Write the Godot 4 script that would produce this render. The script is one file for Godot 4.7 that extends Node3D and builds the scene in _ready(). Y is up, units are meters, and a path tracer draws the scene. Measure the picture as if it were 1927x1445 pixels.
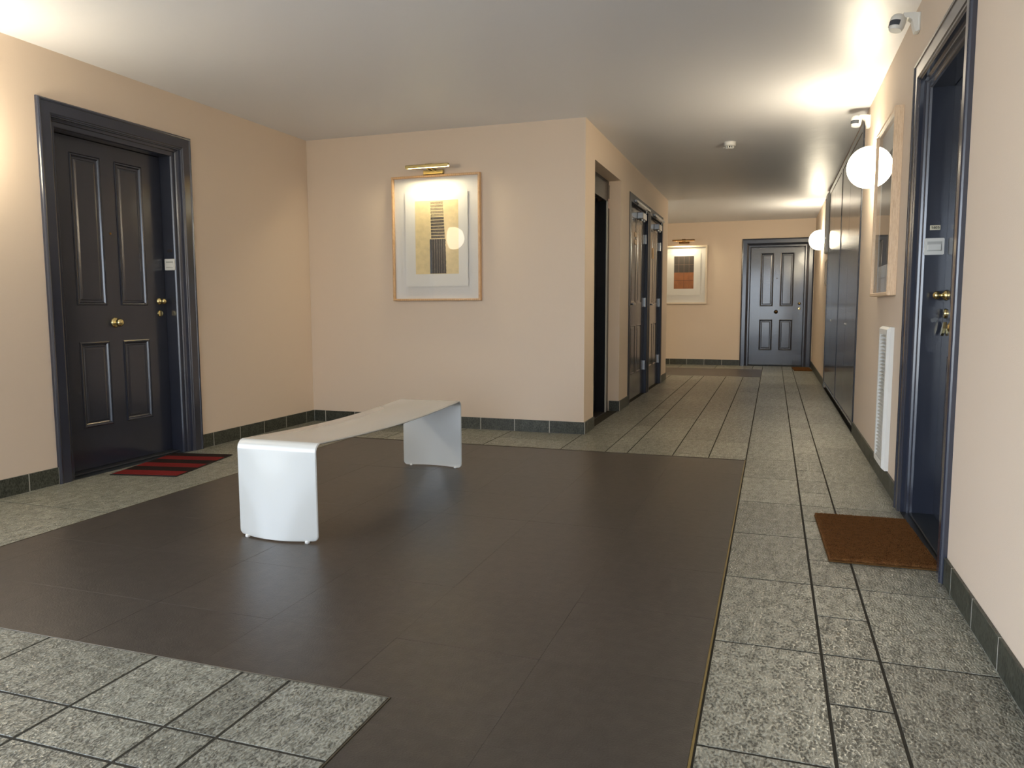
extends Node3D
# Lobby of an apartment floor: tan walls, navy doors, white bench, globe lamps.
# x to the right across the corridor, -z along it, y up; metres; the camera stands at x = z = 0.

const H := 2.481      # ceiling
const XL := -3.928    # left wall
const ZP := -5.942    # wall with the picture
const XC := -1.415    # corridor's left wall
const ZE := -10.867   # where that wall ends
const XR := 0.632     # right wall
const ZF := -13.835   # far wall
const ZB := 3.1       # rear wall with the window, behind the camera
const XFL := -4.9     # left end of the far passage

var M := {}           # materials
var names := {}
var rng := RandomNumberGenerator.new()

# ------------------------------------------------------------------ mesh builder
class MB:
	var v := PackedVector3Array()
	var n := PackedVector3Array()
	var uv := PackedVector2Array()
	var idx := PackedInt32Array()
	var t := Transform3D.IDENTITY

	func tri_n(a: Vector3, b: Vector3, c: Vector3, na: Vector3, nb: Vector3, nc: Vector3, ua := Vector2.ZERO, ub := Vector2.ZERO, uc := Vector2.ZERO) -> void:
		# a, b, c counter-clockwise from outside
		var i := v.size()
		v.append(t * a); v.append(t * c); v.append(t * b)
		n.append((t.basis * na).normalized()); n.append((t.basis * nc).normalized()); n.append((t.basis * nb).normalized())
		uv.append(ua); uv.append(uc); uv.append(ub)
		idx.append(i); idx.append(i + 1); idx.append(i + 2)

	func tri(a: Vector3, b: Vector3, c: Vector3) -> void:
		var m := (b - a).cross(c - a)
		if m.length_squared() < 1e-18:
			return
		m = m.normalized()
		tri_n(a, b, c, m, m, m)

	func quad(a: Vector3, b: Vector3, c: Vector3, d: Vector3, uvs := false) -> void:
		var m := (c - a).cross(d - b)
		if m.length_squared() < 1e-18:
			return
		m = m.normalized()
		tri_n(a, b, c, m, m, m, Vector2(0, 1) if uvs else Vector2.ZERO, Vector2(1, 1) if uvs else Vector2.ZERO, Vector2(1, 0) if uvs else Vector2.ZERO)
		tri_n(a, c, d, m, m, m, Vector2(0, 1) if uvs else Vector2.ZERO, Vector2(1, 0) if uvs else Vector2.ZERO, Vector2(0, 0))

	func box(lo: Vector3, hi: Vector3, ch := 0.0) -> void:
		# a box with chamfered edges
		if ch <= 0.0:
			var p := [Vector3(lo.x, lo.y, lo.z), Vector3(hi.x, lo.y, lo.z), Vector3(hi.x, hi.y, lo.z), Vector3(lo.x, hi.y, lo.z), Vector3(lo.x, lo.y, hi.z), Vector3(hi.x, lo.y, hi.z), Vector3(hi.x, hi.y, hi.z), Vector3(lo.x, hi.y, hi.z)]
			quad(p[4], p[5], p[6], p[7]); quad(p[1], p[0], p[3], p[2]); quad(p[5], p[1], p[2], p[6])
			quad(p[0], p[4], p[7], p[3]); quad(p[7], p[6], p[2], p[3]); quad(p[0], p[1], p[5], p[4])
			return
		var c := (lo + hi) / 2.0
		var h := (hi - lo) / 2.0
		var k := h - Vector3.ONE * ch
		for ax in 3:
			var b1 := (ax + 1) % 3
			var b2 := (ax + 2) % 3
			for s in [-1.0, 1.0]:
				var q := []
				for w in [[-1, -1], [1, -1], [1, 1], [-1, 1]]:
					var p := Vector3.ZERO
					p[ax] = h[ax] * s; p[b1] = k[b1] * w[0]; p[b2] = k[b2] * w[1]
					q.append(c + p)
				if s > 0: quad(q[0], q[1], q[2], q[3])
				else: quad(q[3], q[2], q[1], q[0])
			for s1 in [-1.0, 1.0]:
				for s2 in [-1.0, 1.0]:
					var e := []
					for w in [[0, -1], [1, -1], [1, 1], [0, 1]]:
						var p := Vector3.ZERO
						p[ax] = k[ax] * w[1]
						p[b1] = (h[b1] if w[0] == 0 else k[b1]) * s1
						p[b2] = (k[b2] if w[0] == 0 else h[b2]) * s2
						e.append(c + p)
					if s1 * s2 < 0: quad(e[0], e[1], e[2], e[3])
					else: quad(e[3], e[2], e[1], e[0])
		for sx in [-1.0, 1.0]:
			for sy in [-1.0, 1.0]:
				for sz in [-1.0, 1.0]:
					var s := Vector3(sx, sy, sz)
					var a := c + Vector3(h.x, k.y, k.z) * s
					var b := c + Vector3(k.x, h.y, k.z) * s
					var d := c + Vector3(k.x, k.y, h.z) * s
					if sx * sy * sz > 0: tri(a, b, d)
					else: tri(a, d, b)

	func lathe(prof: Array, seg := 24, a0 := 0.0, a1 := TAU) -> void:
		# profile of Vector2(radius, y), turned round y, from bottom to top on the outside
		for i in prof.size() - 1:
			var p: Vector2 = prof[i]
			var q: Vector2 = prof[i + 1]
			if p.distance_to(q) < 1e-6: continue
			var m0 := pn(prof, i, i)
			var m1 := pn(prof, i + 1, i)
			for k in seg:
				var u := a0 + (a1 - a0) * k / seg
				var w := a0 + (a1 - a0) * (k + 1) / seg
				var cu := Vector3(cos(u), 0, -sin(u))
				var cw := Vector3(cos(w), 0, -sin(w))
				var up := Vector3.UP
				var a := cu * p.x + up * p.y
				var b := cw * p.x + up * p.y
				var c := cw * q.x + up * q.y
				var d := cu * q.x + up * q.y
				if p.x > 1e-6: tri_n(a, b, c, cu * m0.x + up * m0.y, cw * m0.x + up * m0.y, cw * m1.x + up * m1.y)
				if q.x > 1e-6: tri_n(a, c, d, cu * m0.x + up * m0.y, cw * m1.x + up * m1.y, cu * m1.x + up * m1.y)

	func pn(prof: Array, i: int, s: int) -> Vector2:
		# outward normal of the profile at point i on segment s; smooth where the bend is slight
		var d: Vector2 = (prof[s + 1] - prof[s]).normalized()
		var r := Vector2(d.y, -d.x)
		var o := s - 1 if i == s else s + 1
		if o >= 0 and o < prof.size() - 1:
			var e: Vector2 = (prof[o + 1] - prof[o]).normalized()
			if e.dot(d) > 0.75: r = (r + Vector2(e.y, -e.x)).normalized()
		return r

	func tube(a: Vector3, b: Vector3, r: float, seg := 14) -> void:
		var keep := t
		var y := (b - a).normalized()
		var x := y.cross(Vector3.RIGHT if absf(y.x) < 0.8 else Vector3.BACK).normalized()
		t = keep * Transform3D(Basis(x, y, x.cross(y)), a)
		var l := (b - a).length()
		var e := minf(r * 0.25, l * 0.2)
		lathe([Vector2(0, 0), Vector2(r - e, 0), Vector2(r, e), Vector2(r, l - e), Vector2(r - e, l), Vector2(0, l)], seg)
		t = keep

	func rings(r: Array, cap := true) -> void:
		# nested rectangles [x0, x1, y0, y1, z] facing +z, outer to inner
		for i in r.size() - 1:
			var a := rp(r[i]); var b := rp(r[i + 1])
			for k in 4:
				quad(a[k], a[(k + 1) % 4], b[(k + 1) % 4], b[k])
		if cap:
			var c := rp(r[-1])
			quad(c[0], c[1], c[2], c[3], true)

	func rp(q: Array) -> Array:
		return [Vector3(q[0], q[2], q[4]), Vector3(q[1], q[2], q[4]), Vector3(q[1], q[3], q[4]), Vector3(q[0], q[3], q[4])]

	func portal(w: float, h: float, prof: Array) -> void:
		# profile of Vector2(distance in from the outer edge, depth z) led up, over and down a doorway
		for i in prof.size() - 1:
			var a := pp(w, h, prof[i]); var b := pp(w, h, prof[i + 1])
			for k in 3:
				quad(a[k], b[k], b[k + 1], a[k + 1])

	func pp(w: float, h: float, p: Vector2) -> Array:
		return [Vector3(-w / 2 + p.x, 0, p.y), Vector3(-w / 2 + p.x, h - p.x, p.y), Vector3(w / 2 - p.x, h - p.x, p.y), Vector3(w / 2 - p.x, 0, p.y)]

	func extrude(poly: PackedVector2Array, z0: float, z1: float) -> void:
		# a counter-clockwise outline in x, y between two depths
		var k := poly.size()
		for i in k:
			var a := poly[i]; var b := poly[(i + 1) % k]
			quad(Vector3(a.x, a.y, z1), Vector3(a.x, a.y, z0), Vector3(b.x, b.y, z0), Vector3(b.x, b.y, z1))
		var ti := Geometry2D.triangulate_polygon(poly)
		for i in range(0, ti.size(), 3):
			var a := poly[ti[i]]; var b := poly[ti[i + 1]]; var c := poly[ti[i + 2]]
			if (b - a).cross(c - a) < 0:
				var s := b; b = c; c = s
			tri(Vector3(a.x, a.y, z1), Vector3(b.x, b.y, z1), Vector3(c.x, c.y, z1))
			tri(Vector3(a.x, a.y, z0), Vector3(c.x, c.y, z0), Vector3(b.x, b.y, z0))

	func mesh() -> ArrayMesh:
		var a := []
		a.resize(Mesh.ARRAY_MAX)
		a[Mesh.ARRAY_VERTEX] = v; a[Mesh.ARRAY_NORMAL] = n; a[Mesh.ARRAY_TEX_UV] = uv; a[Mesh.ARRAY_INDEX] = idx
		var m := ArrayMesh.new()
		m.add_surface_from_arrays(Mesh.PRIMITIVE_TRIANGLES, a)
		return m

# ------------------------------------------------------------------ scene helpers
func numbered(s: String) -> String:
	names[s] = names.get(s, 0) + 1
	return s if names[s] == 1 else "%s_%03d" % [s, names[s] - 1]

func obj(called: String, mb, surface: Material, parent: Node = null, at := Transform3D.IDENTITY) -> MeshInstance3D:
	var o := MeshInstance3D.new()
	o.mesh = mb.mesh() if mb is MB else mb
	o.material_override = surface
	o.transform = at
	if parent == null:
		o.name = numbered(called)
		add_child(o)
	else:
		o.name = called
		parent.add_child(o, true)
	return o

func tag(o: Node, label: String, category: String, group := "", kind := "") -> void:
	if label: o.set_meta("label", label)
	if category: o.set_meta("category", category)
	if group: o.set_meta("group", group)
	if kind: o.set_meta("kind", kind)

func thing(called: String, label: String, category: String, at := Transform3D.IDENTITY, group := "", kind := "") -> Node3D:
	var o := Node3D.new()
	o.name = numbered(called)
	add_child(o)
	o.transform = at
	tag(o, label, category, group, kind)
	return o

func face_x(at: Vector3) -> Transform3D:      # local +z looks along +x
	return Transform3D(Basis(Vector3.UP, PI / 2), at)

func face_mx(at: Vector3) -> Transform3D:     # local +z looks along -x
	return Transform3D(Basis(Vector3.UP, -PI / 2), at)

func face_z(at: Vector3) -> Transform3D:
	return Transform3D(Basis.IDENTITY, at)

# ------------------------------------------------------------------ textures and materials
func grey_image(w: int, f: Callable) -> Image:
	var b := PackedByteArray()
	b.resize(w * w * 3)
	for y in w:
		for x in w:
			var c: Color = f.call(x, y)
			var i := (y * w + x) * 3
			b[i] = int(clampf(c.r, 0, 1) * 255.0); b[i + 1] = int(clampf(c.g, 0, 1) * 255.0); b[i + 2] = int(clampf(c.b, 0, 1) * 255.0)
	return Image.create_from_data(w, w, false, Image.FORMAT_RGB8, b)

func noise_bytes(w: int, freq: float, octaves: int, seed_: int) -> PackedByteArray:
	var f := FastNoiseLite.new()
	f.seed = seed_; f.frequency = freq; f.fractal_octaves = octaves
	f.noise_type = FastNoiseLite.TYPE_SIMPLEX_SMOOTH
	var im := f.get_seamless_image(w, w)
	im.convert(Image.FORMAT_L8)
	return im.get_data()

func tex(im: Image) -> ImageTexture:
	im.generate_mipmaps()
	return ImageTexture.create_from_image(im)

func mat(color: Color, rough: float, metal := 0.0, spec := 0.5) -> StandardMaterial3D:
	var m := StandardMaterial3D.new()
	m.albedo_color = color; m.roughness = rough; m.metallic = metal; m.metallic_specular = spec
	return m

func bump(m: StandardMaterial3D, t: Texture2D, cm: float, per_metre: float) -> StandardMaterial3D:
	m.heightmap_enabled = true
	m.heightmap_texture = t
	m.heightmap_scale = cm
	m.uv1_triplanar = true
	m.uv1_world_triplanar = true
	m.uv1_scale = Vector3.ONE * per_metre
	return m

func make_materials() -> void:
	var w := 512
	var na := noise_bytes(w, 0.012, 4, 3)
	var nb := noise_bytes(w, 0.06, 4, 8)
	var nc := noise_bytes(w, 0.035, 5, 21)
	var fine := noise_bytes(w, 0.12, 3, 5)
	var nd := noise_bytes(w, 0.014, 5, 33)
	# stone of the floor tiles: soft streaks of pits along z, light mottling
	var stone := func(x: int, y: int) -> Array:
		var cloud := nd[y * w + (x * 2) % w] / 255.0
		var blotch := na[y * w + x] / 255.0
		var pit := nb[y * w + (x * 2) % w] / 255.0
		var g := fine[y * w + x] / 255.0
		var cluster := smoothstep(0.36, 0.66, cloud * 0.75 + pit * 0.25)
		var dark := (0.25 + 0.75 * cluster) * smoothstep(0.44, 0.66, 0.55 * pit + 0.45 * g)
		var light := (1.0 - 0.8 * cluster) * smoothstep(0.55, 0.32, 0.6 * pit + 0.4 * g)
		return [dark, light, blotch, g]
	var tile_c := grey_image(w, func(x: int, y: int):
		var s: Array = stone.call(x, y)
		var c: Color = Color(0.525, 0.522, 0.468) * float(0.84 + 0.30 * s[2])
		c = c.lerp(Color(0.27, 0.265, 0.235), s[0] * 0.9)
		c = c.lerp(Color(0.70, 0.70, 0.65), s[1] * 0.75)
		return c * float(0.90 + 0.20 * s[3]))
	var tile_r := grey_image(w, func(x: int, y: int):
		var s: Array = stone.call(x, y)
		var r: float = 0.28 + 0.28 * s[0] - 0.08 * s[1] + 0.10 * (s[3] - 0.5)
		return Color(r, r, r))
	var tile_h := grey_image(w, func(x: int, y: int):
		var s: Array = stone.call(x, y)
		var h: float = 0.55 - 0.35 * s[0] + 0.2 * s[1] + 0.15 * (s[3] - 0.5) + 0.5 * (s[2] - 0.5)
		return Color(h, h, h))
	var tc := tex(tile_c); var tr := tex(tile_r); var th := tex(tile_h)
	M.tiles = []
	for k in 6:
		var m := mat(Color.WHITE * float([1.0, 0.94, 1.04, 0.97, 1.02, 0.91][k]), 1.0, 0.0, 0.5)
		m.albedo_color.a = 1.0
		m.albedo_texture = tc
		m.roughness_texture = tr
		bump(m, th, 0.32, 1.7)
		m.uv1_offset = Vector3(0.37 * k, 0.21 * k, 0.53 * k)
		M.tiles.append(m)
	M.baseboard = []
	for k in 4:
		var m := mat(Color(0.50, 0.52, 0.50) * float([1.0, 0.93, 1.06, 0.97][k]), 0.42)
		m.albedo_color.a = 1.0
		m.albedo_texture = tc
		bump(m, th, 0.06, 1.6)
		m.uv1_offset = Vector3(0.41 * k, 0.17 * k, 0.29 * k)
		M.baseboard.append(m)
	var fine_t := tex(grey_image(w, func(x: int, y: int):
		var g: float = 0.6 * fine[y * w + x] / 255.0 + 0.4 * nb[y * w + x] / 255.0
		return Color(g, g, g)))
	var slow_t := tex(grey_image(w, func(x: int, y: int):
		var g: float = 0.8 * na[y * w + x] / 255.0 + 0.2 * nc[y * w + x] / 255.0
		return Color(g, g, g)))
	# wood grain of oak and of brushed paint: stretched noise
	var grain := grey_image(w, func(x: int, y: int):
		var g: float = 0.6 * nd[y * w + (x * 8) % w] / 255.0 + 0.4 * nb[y * w + (x * 4) % w] / 255.0
		return Color(g, g, g))
	var grain_t := tex(grain)
	var oak_t := tex(grey_image(w, func(x: int, y: int):
		var g: float = 0.6 * nd[y * w + (x * 8) % w] / 255.0 + 0.4 * nb[y * w + (x * 4) % w] / 255.0
		return Color(0.86, 0.71, 0.54).lerp(Color(0.74, 0.57, 0.39), smoothstep(0.35, 0.75, g))))
	M.grout = mat(Color(0.235, 0.225, 0.20), 0.95, 0.0, 0.2)
	M.light_grout = mat(Color(0.74, 0.73, 0.69), 0.85)
	M.wall = bump(mat(Color(0.875, 0.802, 0.722), 0.62, 0.0, 0.4), fine_t, 0.035, 3.0)
	M.ceiling = bump(mat(Color(0.905, 0.91, 0.93), 0.42, 0.0, 0.45), slow_t, 0.25, 0.5)
	M.paint = bump(mat(Color(0.175, 0.19, 0.235), 0.2, 0.0, 0.5), grain_t, 0.022, 2.2)
	M.casing = bump(mat(Color(0.185, 0.20, 0.25), 0.2, 0.0, 0.55), grain_t, 0.015, 2.2)
	M.cupboard = bump(mat(Color(0.17, 0.18, 0.215), 0.17, 0.0, 0.55), slow_t, 0.05, 0.7)
	for q in [M.paint, M.casing, M.cupboard]:
		q.clearcoat_enabled = true
		q.clearcoat = 0.55
		q.clearcoat_roughness = 0.15
	M.old_paint = bump(mat(Color(0.14, 0.16, 0.215), 0.2, 0.0, 0.6), tex(grey_image(w, func(x: int, y: int):
		var g: float = 0.55 * nd[y * w + (x * 6) % w] / 255.0 + 0.45 * nb[y * w + (x * 2) % w] / 255.0
		return Color(g, g, g))), 0.2, 2.6)
	M.old_paint.clearcoat_enabled = true
	M.old_paint.clearcoat_roughness = 0.1
	M.old_paint.clearcoat = 1.0
	M.dark_paint = bump(mat(Color(0.14, 0.155, 0.205), 0.38, 0.0, 0.4), grain_t, 0.015, 2.2)
	M.sill = mat(Color(0.135, 0.155, 0.18), 0.5)
	var vinyl_t := tex(grey_image(w, func(x: int, y: int):
		var a := na[y * w + x] / 255.0
		var g := fine[y * w + x] / 255.0
		var k := 0.92 + 0.2 * (a - 0.5) + 0.16 * (g - 0.5)
		return Color(0.275, 0.250, 0.226) * k))
	M.vinyls = []
	for k in 3:
		var m := mat(Color.WHITE * float([1.0, 0.985, 1.012][k]), 0.36, 0.0, 0.5)
		m.albedo_color.a = 1.0
		m.albedo_texture = vinyl_t
		bump(m, fine_t, 0.05, 2.5)
		m.uv1_offset = Vector3(0.3 * k, 0, 0.45 * k)
		M.vinyls.append(m)
	M.brass = mat(Color(0.92, 0.84, 0.60), 0.10, 1.0)
	M.dull_brass = mat(Color(0.66, 0.60, 0.42), 0.3, 1.0)
	M.edge = mat(Color(0.36, 0.33, 0.28), 0.4, 0.6)
	M.bronze = mat(Color(0.42, 0.32, 0.2), 0.35, 1.0)
	M.dark = mat(Color(0.03, 0.03, 0.035), 0.6)
	M.chrome = mat(Color(0.78, 0.78, 0.79), 0.16, 1.0)
	M.steel = mat(Color(0.72, 0.73, 0.74), 0.32, 1.0)
	M.satin_steel = bump(mat(Color(0.27, 0.25, 0.235), 0.36, 0.4), grain_t, 0.004, 3.0)
	M.lift_dark = mat(Color(0.075, 0.085, 0.11), 0.3)
	M.jamb_light = mat(Color(0.70, 0.71, 0.70), 0.35)
	M.bench = mat(Color(0.79, 0.792, 0.772), 0.17, 0.0, 0.5)
	M.bench.clearcoat_enabled = true
	M.bench.clearcoat = 0.6
	M.bench.clearcoat_roughness = 0.09
	M.plastic = mat(Color(0.90, 0.895, 0.87), 0.35)
	M.plastic_grey = mat(Color(0.74, 0.74, 0.72), 0.4)
	M.lens = mat(Color(0.26, 0.28, 0.31), 0.25)
	M.vent = mat(Color(0.90, 0.895, 0.87), 0.42)
	M.pale_oak = mat(Color.WHITE, 0.45)
	M.pale_oak.albedo_texture = tex(grey_image(256, func(x: int, y: int):
		var g: float = 0.6 * nd[y * 2 * w + (x * 16) % w] / 255.0 + 0.4 * nb[y * 2 * w + (x * 8) % w] / 255.0
		return Color(0.95, 0.84, 0.71).lerp(Color(0.86, 0.73, 0.58), smoothstep(0.35, 0.75, g))))
	M.pale_oak.uv1_triplanar = true
	M.pale_oak.uv1_scale = Vector3(3.5, 1.2, 3.5)
	M.oak = mat(Color.WHITE, 0.42)
	M.oak.albedo_texture = oak_t
	M.oak.uv1_triplanar = true
	M.oak.uv1_scale = Vector3(3.5, 1.2, 3.5)
	M.white_frame = mat(Color(0.86, 0.80, 0.72), 0.45)
	M.mount = mat(Color(0.88, 0.87, 0.85), 0.8)
	M.paper = mat(Color(0.90, 0.89, 0.865), 0.85)
	M.glass = StandardMaterial3D.new()
	M.glass.transparency = BaseMaterial3D.TRANSPARENCY_ALPHA
	M.glass.albedo_color = Color(1, 1, 1, 0.04)
	M.glass.roughness = 0.0
	M.opal = mat(Color(0.95, 0.94, 0.92), 0.35)
	M.opal.emission_enabled = true
	M.opal.emission = GLOBE_COLOR
	M.opal.emission_energy_multiplier = GLOBE_GLOW
	M.strip = mat(Color(0.9, 0.9, 0.85), 0.4)
	M.strip.emission_enabled = true
	M.strip.emission = PICTURE_COLOR
	M.strip.emission_energy_multiplier = STRIP_GLOW
	M.coir = bump(mat(Color.WHITE, 0.95, 0.0, 0.2), fine_t, 0.5, 4.0)
	M.coir.albedo_texture = tex(grey_image(w, func(x: int, y: int):
		var g: float = 0.5 * na[y * w + x] / 255.0 + 0.3 * nb[y * w + x] / 255.0 + 0.2 * fine[y * w + x] / 255.0
		return Color(0.34, 0.215, 0.115).lerp(Color(0.50, 0.345, 0.20), smoothstep(0.3, 0.72, g))))
	M.coir_fibre = mat(Color(0.47, 0.315, 0.175), 0.9, 0.0, 0.2)
	M.coir_edge = mat(Color(0.38, 0.27, 0.15), 0.95, 0.0, 0.2)
	M.red = bump(mat(Color(0.44, 0.14, 0.135), 0.95, 0.0, 0.2), fine_t, 0.2, 6.0)
	M.black_weave = bump(mat(Color(0.16, 0.125, 0.115), 0.95, 0.0, 0.2), fine_t, 0.2, 6.0)
	M.ink = mat(Color(0.10, 0.09, 0.085), 0.7)
	M.bone = mat(Color(0.88, 0.85, 0.74), 0.5)
	M.chalk = mat(Color(0.42, 0.43, 0.44), 0.7)
	M.window_frame = mat(Color(0.75, 0.75, 0.74), 0.4)

# ------------------------------------------------------------------ light levels, all in one place
const GLOBE_COLOR := Color(1.0, 0.945, 0.83)      
const PICTURE_COLOR := Color(1.0, 0.94, 0.79)      
const DAY_COLOR := Color(0.95, 0.98, 1.0)      
const STRIP_GLOW := 3.0      
const GLOBE_GLOW := 11.5      # what the eye sees of a globe
const GLOBE_LAMP := 0.57      # the lamp inside it
const PICTURE_LAMP := 0.52      
const SKY_LEVEL := 6.0      
const REAR_LAMP := 3.5      
const SIDE_LAMP := 10.0      
const EXPOSURE := 1.12      

func _ready() -> void:
	rng.seed = 11
	var cam := Camera3D.new()
	cam.name = "camera"
	add_child(cam)
	cam.position = Vector3(0, 1.02, 0)
	cam.rotation = Vector3(-0.09987, 0.32829, -0.00305)
	cam.fov = rad_to_deg(2.0 * atan(1445.0 / 2.0 / 1438.2))
	cam.near = 0.02
	cam.current = true
	var we := WorldEnvironment.new()
	we.name = "world_environment"
	var env := Environment.new()
	env.background_mode = Environment.BG_SKY
	var sky := Sky.new()
	var sm := ProceduralSkyMaterial.new()
	sm.sky_top_color = Color(0.62, 0.74, 0.92)
	sm.sky_horizon_color = Color(0.86, 0.91, 0.97)
	sm.ground_horizon_color = Color(0.80, 0.84, 0.88)
	sm.ground_bottom_color = Color(0.46, 0.47, 0.47)
	sm.sun_angle_max = 0.0
	sm.energy_multiplier = SKY_LEVEL
	sky.sky_material = sm
	env.sky = sky
	env.ambient_light_source = Environment.AMBIENT_SOURCE_SKY
	env.tonemap_mode = Environment.TONE_MAPPER_LINEAR
	env.tonemap_exposure = EXPOSURE
	env.sdfgi_enabled = true
	env.ssao_enabled = true
	env.ssil_enabled = true
	we.environment = env
	add_child(we)
	# daylight through the rear window
	daylight(Transform3D(Basis.IDENTITY, Vector3((WX0 + WX1) / 2, (WY0 + WY1) / 2, ZB - 0.02)), WX1 - WX0, REAR_LAMP)
	daylight(Transform3D(Basis(Vector3.UP, -PI / 2), Vector3(XL + 0.02, (WY0 + WY1) / 2, (WZ0 + WZ1) / 2)), WZ1 - WZ0, SIDE_LAMP)

	make_materials()
	shell()
	floor_tiles()
	baseboards()
	apartment_doors()
	lift()
	riser_doors()
	cupboards()
	bench()
	pictures()
	globes()
	mats()
	vents()
	sensors()
	bells()

func daylight(at: Transform3D, w: float, level: float) -> void:
	var al := AreaLight3D.new()
	al.name = "window_daylight"
	add_child(al, true)
	al.area_size = Vector2(w, WY1 - WY0)
	al.transform = at
	al.light_color = DAY_COLOR
	al.light_energy = level
	al.shadow_enabled = true

const WX0 := -1.9
const WX1 := 0.45
const WZ0 := -1.3
const WZ1 := 2.5
const WY0 := 0.03
const WY1 := 2.42

# ------------------------------------------------------------------ walls, ceiling
func holed(mb: MB, a0: float, a1: float, depth0: float, depth1: float, along_x: bool, holes: Array) -> void:
	# a wall from a0 to a1 along x or z, floor to ceiling, with doorways [from, to, bottom, top]
	var cuts := [a0, a1]
	for h in holes:
		cuts.append(h[0]); cuts.append(h[1])
	cuts.sort()
	for i in cuts.size() - 1:
		var p: float = cuts[i]
		var q: float = cuts[i + 1]
		if q - p < 1e-5: continue
		var mid := (p + q) / 2
		var spans := [[0.0, H]]
		for h in holes:
			if mid > h[0] and mid < h[1]:
				spans = []
				if h[2] > 0.001: spans.append([0.0, h[2]])
				spans.append([h[3], H])
		for s in spans:
			if along_x: mb.box(Vector3(p, s[0], depth0), Vector3(q, s[1], depth1))
			else: mb.box(Vector3(depth0, s[0], p), Vector3(depth1, s[1], q))

func wall(called: String, label: String, a0: float, a1: float, d0: float, d1: float, along_x: bool, holes := []) -> void:
	var mb := MB.new()
	holed(mb, a0, a1, d0, d1, along_x, holes)
	var o := obj(called, mb, M.wall)
	tag(o, label, "wall", "", "structure")

const LD := [-4.492, -3.301, 2.205]     # left door: from, to along z, height of its casing
const RD := [-4.25, -3.10, 2.175]       # right door
const FD := [-0.535, 0.622, 2.171]      # far door, along x
const LIFT := [-7.41, -6.28, 2.222]
const RISER := [-10.36, -7.88, 2.19]
const CUP := [-10.38, -6.62, 2.44]

func shell() -> void:
	wall("wall_left", "long tan painted wall that the striped mat's door stands in", ZP - 0.25, ZB + 0.2, XL - 0.25, XL, false, [[LD[0] + 0.05, LD[1] - 0.05, 0.0, LD[2] - 0.05], [WZ0, WZ1, WY0, WY1]])
	wall("wall_picture", "tan wall behind the bench carrying the tower print", XL, XC, ZP - 0.25, ZP, true)
	wall("wall_inner", "tan corridor wall with the lift opening and the two service doors", ZE, ZP - 0.25, XC - 0.25, XC, false, [[LIFT[0], LIFT[1], 0.0, LIFT[2]], [RISER[0], RISER[1], 0.0, RISER[2]]])
	wall("wall_end", "back of the lift block facing the far passage", XFL, XC - 0.25, ZE, ZE + 0.25, true)
	wall("wall_right", "tan wall along the corridor with globe lamp, grille and flush cupboards", ZF - 0.25, ZB + 0.2, XR, XR + 0.25, false, [[RD[0] + 0.05, RD[1] - 0.05, 0.0, RD[2] - 0.05], [CUP[0], CUP[1], 0.0, CUP[2]], [-4.945, -4.685, 0.15, 0.86], [-10.765, -10.495, 1.74, 2.39]])
	wall("wall_far", "tan wall closing the corridor around the glossy door", XFL - 0.2, XR, ZF - 0.25, ZF, true, [[FD[0] + 0.05, FD[1] - 0.05, 0.0, FD[2] - 0.05]])
	wall("wall_passage", "short end wall of the far passage, out of sight", ZF, ZE + 0.25, XFL - 0.2, XFL, false)
	wall("wall_rear", "wall with the tall window behind the viewer", XL, XR, ZB, ZB + 0.2, true, [[WX0, WX1, WY0, WY1]])
	var c := MB.new()
	c.box(Vector3(XFL - 0.3, H, ZF - 0.3), Vector3(XR + 0.3, H + 0.15, ZB + 0.3))
	tag(obj("ceiling", c, M.ceiling), "white painted ceiling over lobby and corridor", "ceiling", "", "structure")
	window("window_1", "tall window behind the viewer, mirrored in the glossy far door", face_z(Vector3((WX0 + WX1) / 2, 0, ZB + 0.1)), WX1 - WX0)
	window("window_2", "tall window in the left wall behind the viewer", face_x(Vector3(XL - 0.12, 0, (WZ0 + WZ1) / 2)), WZ1 - WZ0)

func window(called: String, label: String, at: Transform3D, w: float) -> void:
	# frame, bars, three panes; the opening runs from WY0 to WY1
	var n := thing(called, label, "window", at, "", "structure")
	var fw := w / 2
	var f := MB.new()
	f.box(Vector3(-fw, WY0, -0.04), Vector3(fw, WY0 + 0.06, 0.04), 0.004)
	f.box(Vector3(-fw, WY1 - 0.06, -0.04), Vector3(fw, WY1, 0.04), 0.004)
	for k in 4:
		var x := -fw + 0.03 + k * (w - 0.06) / 3
		f.box(Vector3(x - 0.03, WY0, -0.04), Vector3(x + 0.03, WY1, 0.04), 0.004)
	obj("window_frame", f, M.window_frame, n)
	for k in 3:
		var x0 := -fw + 0.06 + k * (w - 0.06) / 3
		var x1 := x0 + (w - 0.06) / 3 - 0.06
		var p := MB.new()
		p.quad(Vector3(x0, WY0 + 0.06, 0), Vector3(x1, WY0 + 0.06, 0), Vector3(x1, WY1 - 0.06, 0), Vector3(x0, WY1 - 0.06, 0))
		obj("pane", p, M.glass, n)

# ------------------------------------------------------------------ floor
func slab(parent: Node, called: String, x0: float, x1: float, z0: float, z1: float, m: Material, gap: float, top: float, ch: float) -> void:
	if x1 - x0 < 0.02 or z1 - z0 < 0.02: return
	var hx := (x1 - x0) / 2 - gap / 2
	var hz := (z1 - z0) / 2 - gap / 2
	var key := "%s %.3f %.3f" % [called, hx, hz]
	if not meshes.has(key):
		var mb := MB.new()
		mb.box(Vector3(-hx, -0.012, -hz), Vector3(hx, 0.0, hz), ch)
		meshes[key] = mb.mesh()
	obj(called, meshes[key], m, parent, Transform3D(Basis.IDENTITY, Vector3((x0 + x1) / 2, top + rng.randf_range(-0.0003, 0.0003), (z0 + z1) / 2)))

var meshes := {}

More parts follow.
